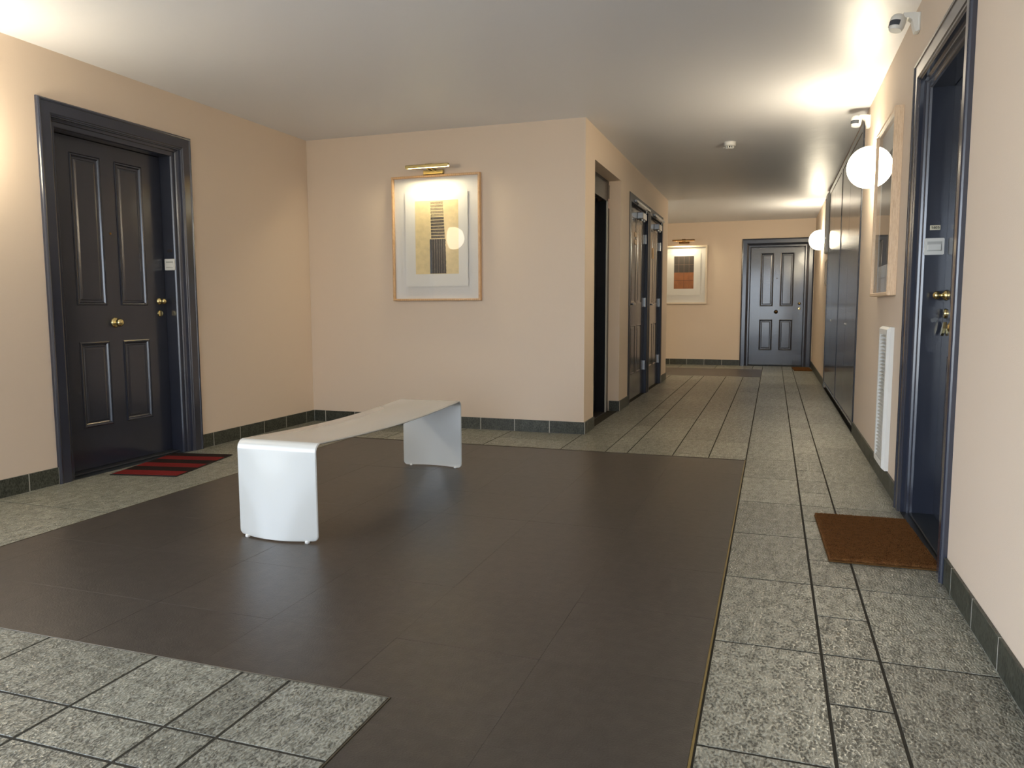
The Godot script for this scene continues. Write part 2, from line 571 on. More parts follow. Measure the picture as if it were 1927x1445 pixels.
func tile(parent: Node, x0: float, x1: float, z0: float, z1: float) -> void:
	slab(parent, "floor_tile", x0, x1, z0, z1, M.tiles[rng.randi() % 6], 0.0085, 0.0, 0.0006)

func column(parent: Node, x0: float, x1: float, z_near: float, z_far: float, phase: float, pitch: float) -> void:
	# tiles laid end to end along z between z_near and z_far, joints at phase + k * pitch
	var z := z_near
	while z > z_far + 0.01:
		var nxt: float = phase + floor((z - phase - 0.01) / pitch) * pitch
		if nxt < z_far: nxt = z_far
		tile(parent, x0, x1, nxt, z)
		z = nxt

const VX0 := -3.122
const VX1 := -0.152
const VZ0 := -5.262
const VZ1 := -1.712
const BX := -0.926    # right edge of the tiles beside the vinyl

func floor_tiles() -> void:
	var fl := thing("floor", "grey stone-look tile floor with dark joints", "floor", Transform3D.IDENTITY, "", "structure")
	var s := MB.new()
	s.box(Vector3(XFL - 0.3, -0.15, ZF - 0.3), Vector3(XR + 0.3, -0.0014, ZB + 0.3))
	obj("screed", s, M.grout, fl)
	var ph := -1.745
	# three columns along the right wall
	column(fl, VX1 + 0.008, 0.164, 0.66, ZF, ph, 0.597)
	column(fl, 0.164, 0.322, 0.66, ZF, ph, 0.2985)
	column(fl, 0.322, XR, 0.66, ZF, ph, 0.597)
	# five columns of the corridor beyond the vinyl
	var zf := -11.63
	column(fl, XC - 0.015, -1.10, VZ0 - 0.006, zf, ph - 0.15, 0.597)
	column(fl, -1.10, -0.945, VZ0 - 0.006, zf, ph, 0.2985)
	column(fl, -0.945, -0.63, VZ0 - 0.006, zf, ph, 0.597)
	column(fl, -0.63, -0.388, VZ0 - 0.006, zf, ph - 0.05, 0.597)
	column(fl, -0.388, VX1 + 0.008, VZ0 - 0.006, zf, ph, 0.597)
	# far passage and the strip along the far wall
	for x in [-3.6, -3.0, -2.4, -1.8]:
		column(fl, x, x + 0.6 if x < -1.9 else XC - 0.015, ZE, zf, ph, 0.597)
	for x in [-3.3, -2.7, -2.1, -1.5, -0.9, -0.3]:
		tile(fl, x, minf(x + 0.6, VX1 + 0.008), ZF, -13.075)
	# behind the bench, along the picture wall
	for q in [[XL, -3.47], [-3.47, -2.87], [-2.87, -2.43], [-2.43, -2.03], [-2.03, XC - 0.015]]:
		tile(fl, q[0], q[1], -5.62, VZ0 - 0.006)
		tile(fl, q[0], q[1], ZP, -5.62)
	# along the left wall
	var z := VZ0 - 0.006
	for zn in [-4.10, -2.90, VZ1]:
		tile(fl, XL, VX0 - 0.006, z, zn)
		z = zn
	# in front, left of the vinyl
	var xs := [BX, -1.23, -1.385, -1.69, -2.108, -2.72, -3.32, XL]
	var zs := [VZ1, -1.41, -1.254, -0.95, -0.645, -0.34, 0.26, 0.66]
	for i in xs.size() - 1:
		for k in zs.size() - 1:
			tile(fl, xs[i + 1], xs[i], zs[k], zs[k + 1])
	# nothing of the floor further back is seen: joined
	var rest := MB.new()
	for i in 8:
		for k in 4:
			var x0 := XL + i * (XR - XL) / 8
			var z0 := 0.66 + k * (ZB - 0.66) / 4
			rest.box(Vector3(x0 + 0.003, -0.012, z0 + 0.003), Vector3(x0 + (XR - XL) / 8 - 0.003, 0, z0 + (ZB - 0.66) / 4 - 0.003), 0.0015)
	var ro := obj("more_tiles", rest, M.tiles[0], fl)
	ro.set_meta("kind", "stuff")
	# dark vinyl laid in the tiles
	var v := thing("vinyl_floor", "large dark brown vinyl floor inlay beneath the white bench", "flooring", Transform3D.IDENTITY, "", "structure")
	var xv := []
	for k in 8: xv.append(maxf(VX1 - 0.463 * k, VX0))
	for i in 7:
		for k in range(-3, 9):
			var z1 := -1.585 - 0.4575 * (k - 1)
			var z0 := z1 - 0.4575
			var lim: float = VZ1 if xv[i + 1] < BX - 0.02 else 0.66
			var xa: float = xv[i + 1]
			var xb: float = xv[i]
			if i == 1 and z1 > VZ1:     # the column beside the front tiles is narrower there
				if z0 < VZ1:
					slab(v, "vinyl_tile", xa, xb, maxf(z0, VZ0), VZ1, M.vinyls[(i + k) % 3], 0.0006, 0.0005, 0.0003)
					slab(v, "vinyl_tile", BX + 0.006, xb, VZ1, minf(z1, 0.66), M.vinyls[(i + k) % 3], 0.0006, 0.0005, 0.0003)
				else:
					slab(v, "vinyl_tile", BX + 0.006, xb, z0, minf(z1, 0.66), M.vinyls[(i + k) % 3], 0.0006, 0.0005, 0.0003)
				continue
			z1 = minf(z1, VZ1 if i > 1 else 0.66)
			z0 = maxf(z0, VZ0)
			if z1 - z0 > 0.02: slab(v, "vinyl_tile", xa, xb, z0, z1, M.vinyls[(i * 2 + k + 6) % 3], 0.0006, 0.0005, 0.0003)
	for q in [[VX1, VX1 + 0.007, VZ0, 0.66], [VX0 - 0.004, VX0, VZ0, VZ1], [VX0, VX1, VZ0 - 0.004, VZ0], [VX0, BX, VZ1, VZ1 + 0.004], [BX, BX + 0.004, VZ1, 0.66]]:
		var e := MB.new()
		e.box(Vector3(q[0], -0.01, q[2]), Vector3(q[1], 0.002, q[3]), 0.001)
		obj("edge_strip", e, M.dull_brass if q[0] == VX1 else M.edge, v)
	var v2 := thing("vinyl_floor", "smaller dark brown vinyl floor inlay in front of the far wall", "flooring", Transform3D.IDENTITY, "", "structure")
	for i in 8:
		for k in 3:
			slab(v2, "vinyl_tile", -0.145 - 0.463 * (i + 1), -0.145 - 0.463 * i, -13.07 + 0.48 * k, -13.07 + 0.48 * (k + 1), M.vinyls[(i + k) % 3], 0.0006, 0.0005, 0.0003)

# ------------------------------------------------------------------ baseboards
func skirting(called: String, label: String, at: Transform3D, x0: float, x1: float, gaps := [], start := 0.0) -> void:
	# local x along the wall, +z out of it; tiles 0.30 long with light joints; gaps = [[from, to]]
	var b := thing(called, label, "baseboard", at, "", "structure")
	var cuts := []
	var p := x0
	for g in gaps:
		cuts.append([p, g[0]]); p = g[1]
	cuts.append([p, x1])
	for c in cuts:
		if c[1] - c[0] < 0.02: continue
		var g := MB.new()
		g.box(Vector3(c[0], 0.001, 0.0), Vector3(c[1], 0.0990, 0.0098))
		obj("grout", g, M.light_grout, b)
		var q: float = c[0]
		while q < c[1] - 0.004:
			var r: float = minf(start + (floor((q - start) / 0.30 + 0.001) + 1.0) * 0.30, c[1])
			if r - q > 0.012:
				var key := "skirt %.3f" % (r - q)
				if not meshes.has(key):
					var mb := MB.new()
					mb.box(Vector3(0.002, 0.001, 0.0), Vector3(r - q - 0.002, 0.1, 0.0105), 0.0015)
					meshes[key] = mb.mesh()
				obj("baseboard_tile", meshes[key], M.baseboard[rng.randi() % 4], b, Transform3D(Basis.IDENTITY, Vector3(q, 0, rng.randf_range(-0.0004, 0.0004))))
			q = r

func baseboards() -> void:
	# left wall: local x = -z
	skirting("baseboard_left", "dark grey tile baseboard along the left wall", face_x(Vector3(XL, 0, 0)), -ZB, -ZP, [[-LD[1], -LD[0]]], 0.11)
	skirting("baseboard_picture", "dark grey tile baseboard below the tower print", face_z(Vector3(0, 0, ZP)), XL + 0.011, XC + 0.0105, [], -1.40)
	skirting("baseboard_inner", "dark grey tile baseboard between the picture wall's corner and the service doors", face_x(Vector3(XC, 0, 0)), -ZP, -ZE, [[-LIFT[1], -LIFT[0] - 0.0], [-RISER[1], -RISER[0]]], 0.02)
	skirting("baseboard_reveal", "single dark grey baseboard tile inside the lift opening", face_z(Vector3(0, 0, LIFT[0])), XC - 0.098, XC + 0.0105, [], -1.70)
	skirting("baseboard_end", "dark grey tile baseboard on the back of the lift block", Transform3D(Basis(Vector3.UP, PI), Vector3(0, 0, ZE)), -XC, -XFL, [], 0.0)
	skirting("baseboard_right", "dark grey tile baseboard along the right wall", face_mx(Vector3(XR, 0, 0)), ZF, ZB, [[CUP[0], CUP[1]], [RD[0], RD[1]]], 0.02)
	skirting("baseboard_far", "dark grey tile baseboard below the far picture", face_z(Vector3(0, 0, ZF)), XFL, FD[1], [[FD[0], FD[1]]], -0.53)

# ------------------------------------------------------------------ panelled doors
const CASING := [Vector2(0, 0), Vector2(0, 0.014), Vector2(0.003, 0.02), Vector2(0.010, 0.024), Vector2(0.018, 0.022), Vector2(0.021, 0.018), Vector2(0.078, 0.018), Vector2(0.082, 0.013), Vector2(0.088, 0.011), Vector2(0.092, 0.006), Vector2(0.096, 0.004), Vector2(0.096, -0.012), Vector2(0.104, -0.018), Vector2(0.110, -0.020), Vector2(0.114, -0.028), Vector2(0.135, -0.028), Vector2(0.140, -0.031), Vector2(0.145, -0.040)]

func knob_mesh(r_rose: float, r_ball: float, reach: float) -> MB:
	# turned round local z: rose on the leaf, neck, ball
	var mb := MB.new()
	mb.t = Transform3D(Basis(Vector3.RIGHT, PI / 2), Vector3.ZERO)
	var p := [Vector2(0, 0), Vector2(r_rose, 0.0), Vector2(r_rose, 0.003), Vector2(r_rose * 0.93, 0.008), Vector2(r_rose * 0.75, 0.013), Vector2(r_rose * 0.5, 0.017), Vector2(r_rose * 0.36, 0.02), Vector2(r_rose * 0.3, 0.026)]
	var c := reach - r_ball * 0.85
	for k in range(1, 15):
		var a := -PI / 2 + 0.45 + (PI - 0.45) * k / 14.0
		p.append(Vector2(maxf(cos(a) * r_ball, 0.0), c + sin(a) * r_ball * 0.85))
	mb.lathe(p, 28)
	return mb

func rose_mesh(r: float) -> MB:
	var mb := MB.new()
	mb.t = Transform3D(Basis(Vector3.RIGHT, PI / 2), Vector3.ZERO)
	mb.lathe([Vector2(0, 0), Vector2(r, 0), Vector2(r, 0.004), Vector2(r * 0.9, 0.008), Vector2(r * 0.55, 0.0095), Vector2(0, 0.0095)], 28)
	return mb

func panel_leaf(parent: Node, w: float, h: float, y0: float, z: float, m: Material, moulding: float, relief := 1.0) -> MeshInstance3D:
	# a four-panel leaf with its front at z: stiles and rails in one mesh, each raised panel a sub-part
	var sx := 0.165 * w / 0.885
	var mid := 0.11
	var pw := (w - 2 * sx - mid) / 2
	var k := h / 2.05
	var ys := [0.0, 0.26 * k, 0.80 * k, 1.03 * k, 1.957 * k, h]
	var xs := [-w / 2, -w / 2 + sx, -w / 2 + sx + pw, w / 2 - sx - pw, w / 2 - sx, w / 2]
	var mb := MB.new()
	var d := 0.044
	for s in [[0, 1, 0, 5], [4, 5, 0, 5], [2, 3, 0, 5], [1, 2, 0, 1], [1, 2, 2, 3], [1, 2, 4, 5], [3, 4, 0, 1], [3, 4, 2, 3], [3, 4, 4, 5]]:
		var lo := Vector3(xs[s[0]], y0 + ys[s[2]], z - d)
		var hi := Vector3(xs[s[1]], y0 + ys[s[3]], z)
		mb.box(lo, hi)
	var leaf := obj("leaf", mb, m, parent)
	for i in [1, 3]:
		for j in [1, 3]:
			var a: float = xs[i]; var b: float = xs[i + 1]
			var c: float = y0 + ys[j]; var e: float = y0 + ys[j + 1]
			var r := []
			for q in [[0, 0.0], [0, moulding], [0.007, moulding + 0.003], [0.014, moulding + 0.001], [0.020, -0.004], [0.025, -0.007], [0.032, -0.007], [0.036, -0.004], [0.048, -0.002]]:
				r.append([a + q[0], b - q[0], c + q[0], e - q[0], z + q[1] * relief])
			var pm := MB.new()
			pm.rings(r)
			obj("door_panel", pm, m, leaf)
	return leaf

func door(called: String, label: String, at: Transform3D, w: float, h: float, knob_side: float, turned := false) -> Node3D:
	var d := thing(called, label, "door", at, "", "structure")
	var c := MB.new()
	c.portal(w, h, CASING)
	obj("casing", c, M.casing, d)
	var f := MB.new()
	var z := -0.13
	f.portal(w, h, [Vector2(0.145, -0.04), Vector2(0.145, z - 0.004), Vector2(0.145, z - 0.05)])
	obj("jamb", f, M.paint, d)
	var s := MB.new()
	s.box(Vector3(-w / 2 + 0.1, 0.0, z - 0.05), Vector3(w / 2 - 0.1, 0.012, -0.066 if knob_side > 0 else -0.03), 0.003)
	s.box(Vector3(-w / 2 + 0.1, -0.002, -0.07), Vector3(w / 2 - 0.1, 0.0004, 0.001))
	obj("threshold", s, M.sill, d)
	var back := MB.new()
	back.box(Vector3(-w / 2 + 0.06, 0, z - 0.09), Vector3(w / 2 - 0.06, h - 0.06, z - 0.06))
	obj("backing", back, M.dark, d)
	var lw := w - 0.29 - 0.006
	var leaf := panel_leaf(d, lw, h - 0.145 - 0.018, 0.015, z, M.old_paint if turned else M.paint, 0.003)
	var gold: Material = M.brass
	obj("centre_knob", knob_mesh(0.034, 0.027, 0.062), gold if not turned else M.bronze, leaf, Transform3D(Basis.IDENTITY, Vector3(0, 0.93, z)))
	var kx := knob_side * (lw / 2 - 0.058)
	obj("handle", knob_mesh(0.025, 0.02, 0.058), gold, leaf, Transform3D(Basis.IDENTITY, Vector3(kx, 1.07, z)))
	var lock := obj("lock_rose", rose_mesh(0.023), gold, leaf, Transform3D(Basis.IDENTITY, Vector3(kx, 0.985, z)))
	lock.set_meta("label", "round brass lock plate with keyhole")
	var slot := MB.new()
	slot.box(Vector3(kx - 0.002, 0.976, z + 0.008), Vector3(kx + 0.002, 0.994, z + 0.0105), 0.0005)
	obj("keyhole", slot, M.ink, leaf)
	var eye := MB.new()
	eye.t = Transform3D(Basis(Vector3.RIGHT, PI / 2), Vector3(0, 1.50, z))
	eye.lathe([Vector2(0, 0), Vector2(0.008, 0), Vector2(0.008, 0.002), Vector2(0.005, 0.004), Vector2(0, 0.003)], 14)
	obj("spy_hole", eye, M.bronze, leaf)
	return d

func apartment_doors() -> void:
	door("door_1", "navy panelled door with the red striped mat, in the left wall", face_x(Vector3(XL, 0, (LD[0] + LD[1]) / 2)), LD[1] - LD[0], LD[2], 1.0)
	var r := door("door_2", "navy panelled door numbered 1405, deep set beside the coir mat", face_mx(Vector3(XR, 0, (RD[0] + RD[1]) / 2)), RD[1] - RD[0], RD[2], -1.0)
	door("door_3", "glossy navy panelled door at the end of the corridor", face_z(Vector3((FD[0] + FD[1]) / 2, 0, ZF)), FD[1] - FD[0], FD[2], 1.0, true)
	# a curled key plate hangs below the lock of the near right door
	var lw: float = RD[1] - RD[0] - 0.296
	var k := MB.new()
	k.extrude(PackedVector2Array([Vector2(-0.004, 0.03), Vector2(-0.016, 0.0), Vector2(-0.014, -0.022), Vector2(0.0, -0.035), Vector2(0.014, -0.022), Vector2(0.016, 0.0), Vector2(0.004, 0.03)]), 0.0, 0.012)
	obj("cylinder_guard", k, M.brass, r.get_node("leaf"), Transform3D(Basis(Vector3.RIGHT, -0.15), Vector3(-lw / 2 + 0.058, 0.915, -0.13)))
	# worn patches in the paint of the far jamb
	var wear := MB.new()
	wear.t = face_z(Vector3.ZERO)
	var pts := PackedVector2Array()
	for i in 18:
		var a := TAU * i / 18.0
		var q := 0.013 * (1.0 + 0.28 * sin(a * 2 + 1) + 0.10 * sin(a * 5))
		pts.append(Vector2(cos(a) * q, sin(a) * q))
	wear.extrude(pts, 0.0, 0.0004)
	var wl := Vector3(RD[0] - (RD[0] + RD[1]) / 2 + 0.1452, 0.955, -0.095)
	obj("worn_patch", wear, M.chalk, r, Transform3D(Basis(Vector3.UP, PI / 2), wl))

# ------------------------------------------------------------------ lift
func lift() -> void:
	var l := thing("lift_entrance", "lift entrance with dark doors set back in the corridor's left wall", "lift", face_x(Vector3(XC - 0.105, 0, -(-LIFT[0] - LIFT[1]) / 2)))
	var w: float = LIFT[1] - LIFT[0]
	var hw := w / 2
	# local x runs away from the viewer; front plane at z = 0
	var p := MB.new()
	p.box(Vector3(-hw, 2.185, -0.14), Vector3(hw, 2.222, -0.012), 0.002)
	obj("shadow_gap", p, M.lift_dark, l)
	var hd := MB.new()
	hd.box(Vector3(-hw + 0.125, 2.02, -0.03), Vector3(hw - 0.135, 2.185, 0.0), 0.003)
	obj("header_panel", hd, M.satin_steel, l)
	for s in [-1.0, 1.0]:
		var f := MB.new()
		f.box(Vector3(minf(s * hw, s * (hw - 0.10)), 0, -0.06), Vector3(maxf(s * hw, s * (hw - 0.10)), 2.185, -0.005), 0.003)
		obj("frame_post", f, M.satin_steel, l)
		var t := MB.new()
		t.box(Vector3(minf(s * (hw - 0.101), s * (hw - 0.135)), 0, -0.010), Vector3(maxf(s * (hw - 0.101), s * (hw - 0.135)), 2.02, 0.002), 0.002)
		var rv := MB.new()
		rv.box(Vector3(minf(s * (hw - 0.101), s * (hw - 0.13)), 0, -0.10), Vector3(maxf(s * (hw - 0.101), s * (hw - 0.13)), 2.02, -0.0105))
		obj("door_reveal", rv, M.lift_dark, l)
		obj("jamb_strip", t, M.jamb_light, l)
		var d := MB.new()
		d.box(Vector3(minf(s * 0.003, s * (hw - 0.1)), 0.012, -0.13), Vector3(maxf(s * 0.003, s * (hw - 0.1)), 2.05, -0.10), 0.002)
		obj("sliding_door", d, M.lift_dark, l)
	var sl := MB.new()
	sl.box(Vector3(-hw + 0.1, -0.002, -0.14), Vector3(hw - 0.1, 0.004, 0.0), 0.001)
	obj("sill", sl, M.satin_steel, l)
	var bk := MB.new()
	bk.box(Vector3(-hw, 0, -0.18), Vector3(hw, 2.222, -0.143))
	obj("shaft_back", bk, M.dark, l)
	var tg := MB.new()
	tg.box(Vector3(hw - 0.07, 1.96, -0.005), Vector3(hw - 0.02, 2.05, 0.0), 0.001)
	obj("notice_plate", tg, mat(Color(0.80, 0.70, 0.68), 0.5), l)

# ------------------------------------------------------------------ service doors with closers
func riser_doors() -> void:
	var spans := [[-9.175, -7.88, "navy service door with two small orange plates, nearer the lift"], [-10.36, -9.205, "navy service door with one narrow plate, nearer the far passage"]]
	for i in 2:
		var z0: float = spans[i][0]
		var z1: float = spans[i][1]
		var w := z1 - z0
		var d := thing("door_%d" % (4 + i), spans[i][2], "door", face_x(Vector3(XC, 0, (z0 + z1) / 2)), "", "structure")
		var h := 2.19
		var f := MB.new()
		f.portal(w, h, [Vector2(0, -0.02), Vector2(0, 0.004), Vector2(0.002, 0.006), Vector2(0.086, 0.006), Vector2(0.088, 0.004), Vector2(0.088, -0.026), Vector2(0.10, -0.026), Vector2(0.10, -0.1)])
		obj("door_frame", f, M.dark_paint, d)
		var bk := MB.new()
		bk.box(Vector3(-w / 2, 0, -0.12), Vector3(w / 2, h, -0.1))
		obj("backing", bk, M.dark, d)
		var lw := w - 0.2 - 0.008
		var z := -0.030
		var leaf := panel_leaf(d, lw, h - 0.125, 0.02, z, M.cupboard, 0.0015, 0.45)
		# lever handle near the left edge, pointing away from the viewer's side
		var hx := -lw / 2 + 0.06
		var lv := MB.new()
		lv.tube(Vector3(hx, 1.05, z), Vector3(hx, 1.05, z + 0.05), 0.009)
		lv.tube(Vector3(hx - 0.01, 1.05, z + 0.05), Vector3(hx + 0.13, 1.05, z + 0.05), 0.009)
		obj("lever_handle", lv, M.chrome, leaf)
		# three hinges at the far edge
		for y in [0.28, 1.02, 1.75]:
			var hg := MB.new()
			hg.tube(Vector3(lw / 2 + 0.008, y, z + 0.012), Vector3(lw / 2 + 0.008, y + 0.11, z + 0.012), 0.011, 10)
			hg.box(Vector3(lw / 2 + 0.002, y + 0.005, z - 0.03), Vector3(lw / 2 + 0.0075, y + 0.105, z + 0.012))
			obj("hinge", hg, M.steel, leaf)
		# overhead closer: rail on the frame, arm, body on the leaf
		var rail := MB.new()
		rail.box(Vector3(-w / 2 + 0.24, 2.112, 0.0062), Vector3(w / 2 - 0.10, 2.140, 0.036), 0.004)
		var ro := obj("closer_rail", rail, M.steel, d)
		var arm := MB.new()
		arm.tube(Vector3(-w / 2 + 0.30, 2.098, 0.036), Vector3(0.12, 2.085, 0.05), 0.010, 10)
		arm.tube(Vector3(0.12, 2.098, 0.05), Vector3(0.12, 2.05, 0.05), 0.012, 10)
		obj("closer_arm", arm, M.chrome, ro)
		var body := MB.new()
		body.box(Vector3(0.0, 1.985, z), Vector3(0.26, 2.055, 0.036), 0.004)
		for q in [0.07, 0.21]:
			body.tube(Vector3(q, 1.99, 0.012), Vector3(q, 1.964, 0.012), 0.014, 12)
		obj("closer_body", body, M.steel, leaf)
		# plates at eye height
		var plates := [[1.78, 0.05, -0.08], [1.70, 0.05, -0.08]] if i == 0 else [[1.62, 0.13, -0.06]]
		for p in plates:
			var pl := MB.new()
			pl.box(Vector3(p[2] - 0.07, p[0], z), Vector3(p[2] + 0.07, p[0] + p[1], z + 0.003), 0.001)
			obj("sign_plate", pl, mat(Color(0.82, 0.62, 0.32), 0.4), leaf)

# ------------------------------------------------------------------ flush cupboards in the right wall
func cupboards() -> void:
	var runs := [[-8.56, -6.62, "nearer pair of flush glossy navy cupboard doors, below the globe lamp"], [-10.38, -8.56, "farther pair of flush glossy navy cupboard doors, next to the small vent"]]
	for i in 2:
		var z0: float = runs[i][0]
		var z1: float = runs[i][1]
		var w := z1 - z0
		# local x points towards the viewer
		var d := thing("built_in_cupboard", runs[i][2], "cupboard", face_mx(Vector3(XR, 0, (z0 + z1) / 2)))
		var f := MB.new()
		var top := 2.44
		for s in [-1.0, 1.0]:
			f.box(Vector3(minf(s * w / 2, s * (w / 2 - 0.075)), 0.062, -0.04), Vector3(maxf(s * w / 2, s * (w / 2 - 0.075)), top, 0.012), 0.003)
		f.box(Vector3(-w / 2 + 0.075, top - 0.06, -0.04), Vector3(w / 2 - 0.075, top, 0.012), 0.003)
		f.box(Vector3(-w / 2 + 0.075, 0.062, -0.04), Vector3(w / 2 - 0.075, 0.085, 0.012), 0.003)
		obj("cupboard_frame", f, M.cupboard, d)
		var c := MB.new()
		c.box(Vector3(-w / 2, 0.0, -0.2), Vector3(w / 2, top, -0.045))
		obj("carcass", c, M.dark, d)
		var k := MB.new()
		k.box(Vector3(-w / 2, 0.0, -0.044), Vector3(w / 2, 0.06, -0.02))
		obj("plinth", k, M.dark, d)
		var lw := (w - 0.15) / 2
		for s in 2:
			var x0 := -w / 2 + 0.075 + s * lw
			var l := MB.new()
			l.box(Vector3(x0 + 0.002, 0.088, -0.03), Vector3(x0 + lw - 0.002, top - 0.063, 0.008), 0.002)
			var lf := obj("cupboard_door", l, M.cupboard, d)
			var kh := MB.new()
			kh.t = Transform3D(Basis(Vector3.RIGHT, PI / 2), Vector3(x0 + (lw - 0.06 if s == 0 else 0.06), 0.86, 0.008))
			kh.lathe([Vector2(0, 0), Vector2(0.011, 0), Vector2(0.011, 0.002), Vector2(0.008, 0.004), Vector2(0, 0.004)], 16)
			obj("lock", kh, M.steel, lf)

# ------------------------------------------------------------------ bench
func bench() -> void:
	var b := thing("bench", "white moulded one-piece bench with rounded bends on the dark vinyl", "bench", Transform3D(Basis.IDENTITY, Vector3(-2.047, 0.0, -3.607)))
	var L := 0.815           # half length between the outer faces of the legs
	var top := 0.438
	var r := 0.040
	var path := []           # [z, y, normal z, normal y, bulge, sag]
	var nleg := 26
	for i in nleg:
		var q := pow(float(i) / nleg, 1.7)
		var y := 0.007 + (top - r - 0.007) * q
		path.append([L, y, 1.0, 0.0, 0.034 * pow(1.0 - q, 1.2), 0.0, y - 0.007])
	for i in 11:
		var a := PI / 2 * i / 10.0
		path.append([L - r + r * cos(a), top - r + r * sin(a), cos(a), sin(a), 0.0, 0.0, 1.0])
	var ns := 40
	for i in range(1, ns):
		var q := float(i) / ns
		var s := sin(PI * q)
		path.append([(L - r) * (1.0 - 2.0 * q), top, 0.0, 1.0, 0.016 * s, 0.024 * s, 1.0])
	for i in 11:
		var a := PI / 2 * (1.0 - i / 10.0)
		path.append([-(L - r + r * cos(a)), top - r + r * sin(a), -cos(a), sin(a), 0.0, 0.0, 1.0])
	for i in nleg:
		var q := pow(1.0 - float(i + 1) / nleg, 1.7)
		var y := 0.007 + (top - r - 0.007) * q
		path.append([-L, y, -1.0, 0.0, 0.034 * pow(1.0 - q, 1.2), 0.0, y - 0.007])
	var nt := 20
	var hw := 0.20
	var th := 0.0085
	var outer := []
	var inner := []
	for p in path:
		var ro := []
		var ri := []
		var w := hw
		if p[6] < 0.025: w = hw - 0.025 + sqrt(maxf(0.0, 0.025 * 0.025 - pow(0.025 - p[6], 2)))
		for k in nt + 1:
			var t := -1.0 + 2.0 * k / nt
			var bul: float = p[4] * (1.0 - t * t)
			var c := Vector3(t * w, p[1] + p[3] * bul - p[5], p[0] + p[2] * bul)
			ro.append(c)
			ri.append(c - Vector3(0, p[3], p[2]) * th)
		outer.append(ro); inner.append(ri)
	var mb := MB.new()
	var rows := path.size()
	var grid_n := func(g: Array, i: int, k: int) -> Vector3:
		var du: Vector3 = g[mini(i + 1, rows - 1)][k] - g[maxi(i - 1, 0)][k]
		var dv: Vector3 = g[i][mini(k + 1, nt)] - g[i][maxi(k - 1, 0)]
		return dv.cross(-du).normalized()
	for side in 2:
		var g: Array = outer if side == 0 else inner
		for i in rows - 1:
			for k in nt:
				var a: Vector3 = g[i][k]; var bb: Vector3 = g[i][k + 1]; var c: Vector3 = g[i + 1][k + 1]; var d: Vector3 = g[i + 1][k]
				var fl := (bb - a).cross(c - a)
				var na: Vector3 = grid_n.call(g, i, k); var nb: Vector3 = grid_n.call(g, i, k + 1)
				var nc: Vector3 = grid_n.call(g, i + 1, k + 1); var nd: Vector3 = grid_n.call(g, i + 1, k)
				if fl.dot(na) < 0: na = -na; nb = -nb; nc = -nc; nd = -nd
				if side == 0:
					mb.tri_n(a, bb, c, na, nb, nc); mb.tri_n(a, c, d, na, nc, nd)
				else:
					mb.tri_n(a, c, bb, -na, -nc, -nb); mb.tri_n(a, d, c, -na, -nd, -nc)
	# rounded rim joining the two faces
	for k in [0, nt]:
		var s := -1.0 if k == 0 else 1.0
		for i in rows - 1:
			var o0: Vector3 = outer[i][k]; var o1: Vector3 = outer[i + 1][k]
			var i0: Vector3 = inner[i][k]; var i1: Vector3 = inner[i + 1][k]
			var m0 := (o0 + i0) / 2 + Vector3(s * 0.004, 0, 0)
			var m1 := (o1 + i1) / 2 + Vector3(s * 0.004, 0, 0)
			if s > 0:
				mb.quad(o0, m0, m1, o1); mb.quad(m0, i0, i1, m1)
			else:
				mb.quad(o1, m1, m0, o0); mb.quad(m1, i1, i0, m0)
	for i in [0, rows - 1]:
		for k in nt:
			if i == 0: mb.quad(outer[i][k + 1], outer[i][k], inner[i][k], inner[i][k + 1])
			else: mb.quad(outer[i][k], outer[i][k + 1], inner[i][k + 1], inner[i][k])
	obj("shell", mb, M.bench, b)
	for s in [-1.0, 1.0]:
		for e in [-1.0, 1.0]:
			var f := MB.new()
			f.t = Transform3D(Basis.IDENTITY, Vector3(s * 0.155, 0.0005, e * (L + 0.008)))
			f.lathe([Vector2(0, 0), Vector2(0.010, 0), Vector2(0.0115, 0.002), Vector2(0.0115, 0.008), Vector2(0.007, 0.012), Vector2(0, 0.012)], 16)
			obj("foot", f, M.plastic, b)

# ------------------------------------------------------------------ pictures
func ring(mb: MB, w: float, h: float, y0: float, prof: Array) -> void:
	# closed picture-frame moulding: profile of Vector2(in from the edge, depth)
	for i in prof.size() - 1:
		var a := frame_pts(w, h, y0, prof[i]); var b := frame_pts(w, h, y0, prof[i + 1])
		for k in 4:
			mb.quad(a[k], a[(k + 1) % 4], b[(k + 1) % 4], b[k])

func frame_pts(w: float, h: float, y0: float, p: Vector2) -> Array:
	return [Vector3(-w / 2 + p.x, y0 + p.x, p.y), Vector3(w / 2 - p.x, y0 + p.x, p.y), Vector3(w / 2 - p.x, y0 + h - p.x, p.y), Vector3(-w / 2 + p.x, y0 + h - p.x, p.y)]

func sheet(x0: float, x1: float, y0: float, y1: float, z: float, thick: float, wob: float, seed_: int) -> MB:
	# a sheet of paper with torn left and right edges
	var f := FastNoiseLite.new()
	f.seed = seed_; f.frequency = 9.0; f.fractal_octaves = 3
	var pts := PackedVector2Array()
	var n := 44
	for i in n + 1: pts.append(Vector2(x1 + wob * f.get_noise_2d(i * 0.05, 3.0), y0 + (y1 - y0) * i / n))
	for i in n + 1: pts.append(Vector2(x0 + wob * f.get_noise_2d(i * 0.05, 9.0), y1 - (y1 - y0) * i / n))
	var mb := MB.new()
	mb.extrude(pts, z, z + thick)
	return mb

func print_mat(im: Image) -> StandardMaterial3D:
	var m := mat(Color.WHITE, 0.8)
	m.albedo_texture = tex(im)
	return m

